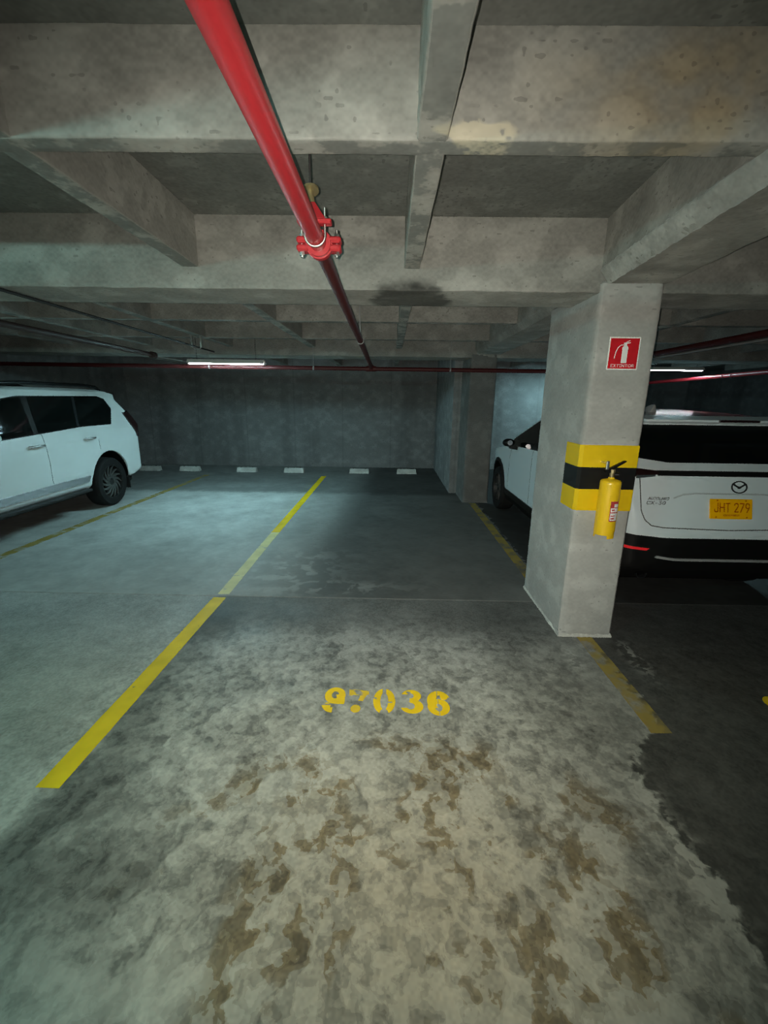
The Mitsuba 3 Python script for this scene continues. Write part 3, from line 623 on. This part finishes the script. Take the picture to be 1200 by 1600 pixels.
for sx in (-1, 1):
    q = rnd([(.72, 1.50), (.80, 1.655), (.93, 1.695), (1.45, 1.70), (1.62, 1.285), (.90, 1.285)], .035)
    rd = rnd([(1.50, 1.70), (2.33, 1.695), (2.42, 1.24), (1.66, 1.28)], .015)
    fd = rnd([(2.44, 1.69), (2.72, 1.655), (3.28, 1.235), (3.20, 1.195), (2.50, 1.235)], .015)
    allb = unary_union([q, rd, fd]).convex_hull
    add('window_surround', xf(SB.side(Polygon([(.71, 1.51), (.79, 1.665), (.93, 1.706), (2.5, 1.70), (2.74, 1.665), (3.31, 1.235), (3.2, 1.185), (2.4, 1.228), (1.6, 1.272), (.88, 1.274)]), sx, .004), MS), M_GLOSSK, suv, label='black window frame')
    for nm, pg in (('quarter_window', q), ('rear_side_window', rd), ('front_side_window', fd)):
        add(nm, xf(SB.side(pg, sx, .007), MS), M_GLASS, suv, label='dark tinted glass')
    add('pillar_trim', xf(SB.side(Polygon([(1.47, 1.69), (1.52, 1.70), (1.68, 1.285), (1.63, 1.285)]), sx, .009), MS), M_DARKCHROME, suv)
    add('sill_trim', xf(SB.side(rnd([(1.68, .475), (3.30, .455), (3.30, .545), (2.2, .565), (1.64, .565)], .012), sx, .016), MS), M_CHROME, suv, label='chrome strip along the sill')
    add('side_step', xf(cbox((min(sx * .84, sx * 1.0), 1.70, .345), (max(sx * .84, sx * 1.0), 3.35, .385), .012), MS), M_DARKMETAL, suv, label='dark side step')
    for i, (y0, y1, z) in enumerate(((2.42, 2.68, 1.085), (1.42, 1.66, 1.10))):
        xs = sx * .962
        grip = tube([(sx * .950, y0, z), (sx * .985, y0 + .035, z + .004), (sx * .992, (y0 + y1) / 2, z + .006), (sx * .985, y1 - .035, z + .004), (sx * .950, y1, z)], .014, 10)
        add('door_handle', xf(grip, MS), M_STEEL, suv, smooth=50, label='chrome door handle')
        add('handle_cup', xf(SB.side(Point((y0 + y1) / 2, z - .005).buffer(.05), sx, .0015), MS), M_WHITECAR, suv)
    gaps = [LineString([(2.385, 1.225), (2.385, .62), (2.37, .57)]), LineString([(1.325, 1.07), (1.33, .92)]), LineString([(1.63, 1.28), (1.45, 1.24), (1.36, 1.15), (1.325, 1.07)])]
    for g in gaps[:2]: add('panel_gap', xf(SB.side(g.buffer(.0035), sx, .0012), MS), M_GAP, suv)
    tl = rnd([(-.05, 1.02), (.26, 1.035), (.36, 1.22), (.46, 1.44), (.30, 1.47), (0, 1.45)], .012)
    add('tail_lamp', xf(SB.patch(prism_x(tl, .62 if sx > 0 else -1.2, 1.2 if sx > 0 else -.62), .022), MS), M_TAIL, suv, label='dark red tail lamp')
    add('roof_rail', xf(tube([(sx * .60, .62, 1.79), (sx * .60, .72, 1.845), (sx * .60, 1.0, 1.868), (sx * .60, 2.2, 1.868), (sx * .60, 2.6, 1.845), (sx * .60, 2.72, 1.79)], .024, 10), MS), M_BLACKPL, suv, smooth=50, label='black roof rail')
    mir = trimesh.creation.icosphere(3, 1.0); mir.apply_scale([.11, .075, .095]); mir.apply_translation([sx * 1.06, 3.30, 1.25])
    mk = add('mirror', xf(mir, MS), M_WHITECAR, suv, smooth=True, label='white door mirror')
    add('mirror_foot', xf(Manifold.batch_hull([bx((min(sx * .90, sx * .93), 3.26, 1.17), (max(sx * .90, sx * .93), 3.34, 1.21)), bx((min(sx * 1.0, sx * 1.04), 3.27, 1.18), (max(sx * 1.0, sx * 1.04), 3.33, 1.21))]), MS), M_BLACKPL, mk)
    add('mud_flap', xf(cbox((min(sx * .72, sx * .93), WY1 - .50, .19), (max(sx * .72, sx * .93), WY1 - .485, .50), .004), MS), M_RUBBER, suv, label='black mud flap')
    add('head_lamp', xf(SB.patch(prism_y(rnd([(sx * .55, .86), (sx * .94, .88), (sx * .94, 1.02), (sx * .60, 1.0)], .01), 4.0, 5.2), .006), MS), M_CHROME, suv)
add('rear_window', xf(SB.rear(rnd([(-.60, 1.30), (.60, 1.30), (.54, 1.62), (-.54, 1.62)], .05), .006), MS), M_GLASS, suv)
add('windscreen', xf(SB.patch(prism_y(rnd([(-.78, 1.26), (.78, 1.26), (.64, 1.73), (-.64, 1.73)], .04), 2.4, 4.0), .006), MS), M_GLASS, suv)
add('grille', xf(SB.patch(prism_y(rnd([(-.48, .62), (.48, .62), (.50, 1.0), (-.50, 1.0)], .03), 4.0, 5.2), .008), MS), M_DARKCHROME, suv)
add('underbody', xf(cbox((-.82, .35, .27), (.82, 4.5, .36), .03), MS), M_BLACKPL, suv)
add('rear_spoiler', xf(Manifold.batch_hull([bx((-.60, .41, 1.725), (.60, .45, 1.755)), bx((-.62, .72, 1.74), (.62, .76, 1.80))]), MS), M_WHITECAR, suv, smooth=30)

# ---- pale crossover on the right, its rear towards the camera
cx = thing('car', 'pale grey car with yellow number plate parked right of the banded column', 'car')
MC = np.array([[1, 0, 0, 2.665], [0, 1, 0, 3.33], [0, 0, 1, 0], [0, 0, 0, 1.0]])
side = [(.55, .22), (.20, .30), (.04, .42), (.0, .55), (.005, .69), (.030, .72), (.056, .86), (.10, 1.03), (.128, 1.14), (.150, 1.20), (.22, 1.26), (.50, 1.555), (.40, 1.585), (.62, 1.605), (1.0, 1.632), (1.5, 1.658), (2.1, 1.645), (2.55, 1.56), (3.35, 1.10), (3.6, 1.04), (4.3, .95), (4.52, .82), (4.60, .65), (4.58, .35), (4.4, .26), (3.8, .26)]
hf = [(.0, .26), (.84, .26), (.895, .36), (.915, .55), (.918, .80), (.905, .97), (.895, 1.10), (.875, 1.20), (.66, 1.555), (.60, 1.62), (.45, 1.645), (.0, 1.67)]
plan = [(0, -.02), (.45, .0), (.72, .05), (.86, .17), (.905, .45), (.915, .9), (.90, 2.4), (.915, 3.8), (.88, 4.2), (.70, 4.5), (0, 4.62)]
cb_ = three_view(side, hf, plan, .045, 7)
CB = Body(cb_)
CR, CY1_, CY2_, CW = .350, .92, 3.80, .80
body = CB.man
for wy in (CY1_, CY2_):
    for sx in (-1, 1):
        body = body - cyl((sx * .58, wy, CR + .02), (sx * 1.2, wy, CR + .02), .43, 40)
clad = [(-.2, .2), (5, .2), (5, .40), (4.3, .45), (3.4, .40), (1.4, .40), (.6, .46), (-.2, .46)]
add('body', xf(body, MC), M_SILVERCAR, cx, smooth=35)
for wy in (CY1_, CY2_):
    for sx in (-1, 1):
        lin = (cyl((sx * .50, wy, CR + .02), (sx * .96, wy, CR + .02), .475, 40) - cyl((sx * .60, wy, CR + .02), (sx * 1.2, wy, CR + .02), .418, 40)) ^ CB.shell(.012)
        add('arch_trim', xf(lin, MC), M_BLACKPL, cx, label='black wheel arch trim')
        wheel(cx, sx * CW, wy, CR, .23, sx, MC, spokes=5 if False else 10, swirl=.1 * sx)
for sx in (-1, 1):
    add('sill_cladding', xf(CB.side(Polygon([(1.35, .2), (3.37, .2), (3.37, .44), (1.35, .44)]), sx, .014), MC), M_BLACKPL, cx, label='black sill cladding')
    sw = rnd([(.75, 1.27), (.98, 1.45), (1.5, 1.545), (2.1, 1.54), (2.55, 1.47), (3.22, 1.115), (1.2, 1.19)], .03)
    add('window_frame', xf(CB.side(sw.buffer(.018), sx, .004), MC), M_GLOSSK, cx)
    for a, b in ((.6, 1.22), (1.26, 2.16), (2.20, 3.4)):
        add('side_window', xf(CB.side(sw.intersection(sbox(a, 1.0, b, 1.8)), sx, .007), MC), M_GLASS, cx, label='dark tinted glass')
    for q in ([(2.18, 1.15), (2.18, .45)], [(3.12, 1.12), (3.18, .9), (3.2, .45)], [(1.22, 1.18), (1.26, .8), (1.36, .60)]):
        add('door_gap', xf(CB.side(LineString(q).buffer(.0035), sx, .0012), MC), M_GAP, cx)
    mir = trimesh.creation.icosphere(3, 1.0); mir.apply_scale([.085, .06, .055]); mir.apply_translation([sx * 1.02, 2.88, 1.16])
    mk = add('mirror', xf(mir, MC), M_BLACKPL, cx, smooth=True)
    add('mirror_foot', xf(Manifold.batch_hull([bx((min(sx * .86, sx * .89), 2.86, 1.06), (max(sx * .86, sx * .89), 2.94, 1.10)), bx((min(sx * .95, sx * 1.0), 2.85, 1.08), (max(sx * .95, sx * 1.0), 2.92, 1.12))]), MC), M_BLACKPL, mk)
    add('mirror_glass', xf(cyl((sx * 1.02, 2.805, 1.165), (sx * 1.02, 2.828, 1.165), .035, 24), MC), M_CHROME, mk)
    # rear lamps
    tl = Polygon([(sx * 1.1, 1.245), (sx * .78, 1.228), (sx * .56, 1.205), (sx * .545, 1.185), (sx * .60, 1.168), (sx * .78, 1.158), (sx * 1.1, 1.150)])
    add('tail_lamp', xf(CB.patch(prism_y(tl, -.3, .55), .010), MC), M_TAIL, cx, label='slim dark red tail lamp')
    ch = Polygon([(sx * .73, 1.172), (sx * .585, 1.176), (sx * .585, 1.164), (sx * .73, 1.148)])
    add('lamp_chrome', xf(CB.patch(prism_y(ch, -.3, .5), .016), MC), M_STEEL, cx, label='chrome strip under the tail lamp')
    rf = Polygon([(sx * .90, .625), (sx * .60, .605), (sx * .62, .585), (sx * .90, .598)])
    add('reflector', xf(CB.patch(prism_y(rf, -.3, .5), .013), MC), M_REFL, cx, label='bright red bumper reflector')
    add('exhaust_pipe', xf(cyl((sx * .58, .10, .36), (sx * .58, .5, .36), .045, 20) - cyl((sx * .58, .05, .36), (sx * .58, .4, .36), .038, 20), MC), M_DARKCHROME, cx, smooth=40)
add('rear_bumper', xf(CB.rear(Polygon([(-1.2, .2), (1.2, .2), (1.2, .72), (.85, .715), (.5, .695), (-.5, .695), (-.85, .715), (-1.2, .72)]), .010, .55), MC), M_BLACKPL, cx, smooth=30, label='black lower bumper')
add('bumper_strip', xf(CB.rear(rnd([(-.56, .533), (-.40, .512), (.40, .512), (.56, .533), (.54, .55), (.40, .533), (-.40, .533), (-.54, .55)], .003), .022, .4), MC), M_GREYMETAL, cx, label='grey metal strip on the bumper')
add('rear_window', xf(CB.rear(rnd([(-.80, 1.335), (-.66, 1.29), (-.45, 1.262), (.45, 1.262), (.66, 1.29), (.80, 1.335), (.66, 1.545), (-.66, 1.545)], .03), .006, .9), MC), M_GLASS, cx, label='wide dark rear window')
add('light_bar', xf(CB.rear(Polygon([(-.56, 1.207), (.56, 1.207), (.56, 1.168), (-.56, 1.168)]), .008, .4), MC), M_GLOSSK, cx, label='gloss black bar between the tail lamps')
add('roof_panel', xf(CB.patch(bx((-.60, .66, 1.55), (.60, 2.4, 1.8)), .005), MC), M_GLOSSK, cx, label='dark glossy roof')
add('rear_spoiler', xf(Manifold.batch_hull([bx((-.60, .34, 1.575), (.60, .37, 1.592)), bx((-.63, .62, 1.58), (.63, .66, 1.616))]), MC), M_SILVERCAR, cx, smooth=30, label='pale roof spoiler')
add('brake_lamp', xf(cbox((-.02, .325, 1.576), (.30, .345, 1.594), .003), MC), M_TAIL, cx)
fin_ = Manifold.batch_hull([bx((-.22, .98, 1.61), (-.16, 1.22, 1.64)), bx((-.194, .97, 1.70), (-.186, 1.02, 1.705))])
add('antenna_fin', xf(fin_, MC), M_GREYMETAL, cx, label='grey shark fin antenna')
gp = [LineString([(-.70, 1.15), (-.685, .90), (-.655, .83), (-.60, .785), (-.5, .770), (0, .757), (.5, .770), (.60, .785), (.655, .83), (.685, .90), (.70, 1.15)])]
add('tailgate_gap', xf(CB.rear(unary_union([g.buffer(.004) for g in gp]), .0015, .4), MC), M_GAP, cx)
crease = LineString([(-.43, 1.000), (-.36, 1.025), (-.26, 1.036), (.26, 1.036), (.36, 1.025), (.43, 1.000)]).buffer(.006)
add('tailgate_crease_shade', xf(CB.rear(crease, .0015, .4), MC), mat('paint_shadowline', princ(.5, .4, color=(.46, .52, .54))), cx)  # darker strip painted in for the shade along the crease
add('underbody', xf(cbox((-.66, .45, .17), (.66, 4.3, .30), .03), MC), M_BLACKPL, cx)
# plate
TILT = np.array([0, math.sin(.249), math.cos(.249)])
PX0, PZ0, PW, PH = 2.508, .8475, .325, .156
PY = 3.33 + .0525 - .004
pk = add('number_plate', place(ext(sbox(0, 0, PW, PH).buffer(-.008).buffer(.008), .009), (PX0, PY, PZ0), (1, 0, 0), TILT), M_PLATE, cx, label='yellow number plate JHT 279')
PN = np.cross((1, 0, 0), TILT)
def plate_text(t, h, x0, x1, z, bold=True):
    m = meshkit.text_mesh(t, h, .0012, bold=bold); b = m.bounds; s_ = (x1 - x0) / (b[1, 0] - b[0, 0])
    m.apply_scale([s_, 1, 1]); m.apply_translation([x0 - b[0, 0] * s_, z, 0])
    return place(m, np.array([PX0, PY, PZ0]) + PN * .0085, (1, 0, 0), TILT)
for t, a, b in (('J', .030, .064), ('H', .073, .112), ('T', .120, .155), ('2', .185, .220), ('7', .228, .264), ('9', .272, .308)):
    add('character', plate_text(t, .074, a, b, .052, False), M_PLATETEXT, pk)
add('town_name', plate_text('ENVIGADO', .014, .105, .225, .022), M_PLATETEXT, pk)
for a, b in ((.055, .144), (.275, .144), (.045, .014), (.285, .014)):
    add('bolt', place(ext(Point(a, b).buffer(.005), .003), np.array([PX0, PY, PZ0]) + PN * .008, (1, 0, 0), TILT), M_PLATETEXT, pk)
# oval wing emblem
EXC, EZC, EYC = 2.738, 1.088, 3.444
def emb(poly, th=.010):
    return place(ext(poly, th), (EXC, EYC + .004, EZC), (1, 0, 0), TILT)
ring = ell(0, 0, .062, .049).difference(ell(0, 0, .053, .041))
wing = unary_union([Polygon([(-.060, .026), (-.045, .030), (-.020, .012), (0, .002), (.020, .012), (.045, .030), (.060, .026), (.040, .012), (.018, .0), (.006, -.013), (-.006, -.013), (-.018, .0), (-.040, .012)])])
add('emblem', emb(unary_union([ring, wing])), M_DARKCHROME, cx, label='oval winged emblem')
def badge(t, h, x0, x1, z, y, bsdf, bold, label, slant=.25):
    m = meshkit.text_mesh(t, h, .004, bold=bold); b = m.bounds; s_ = (x1 - x0) / (b[1, 0] - b[0, 0])
    v = np.array(m.vertices); v[:, 0] = (v[:, 0] - b[0, 0]) * s_ + v[:, 1] * slant; m.vertices = v
    add('badge', place(m, (x0, y, z), (1, 0, 0), TILT), bsdf, cx, label=label)
badge('AUTOLARO', .022, 2.030, 2.195, .982, 3.421, M_DARKMETAL, True, 'dark AUTOLARO lettering')
badge('CX-30', .026, 2.018, 2.168, .947, 3.412, M_CHROME, True, 'chrome CX-30 lettering')

bad = [k for k, d in scene.items() if isinstance(d, dict) and d.get('type') == 'ply' and len(meshkit.WRITTEN[d['filename']][1]) == 0]
for k in bad:
    print('EMPTY', k); del scene[k]; labels.pop(k, None)
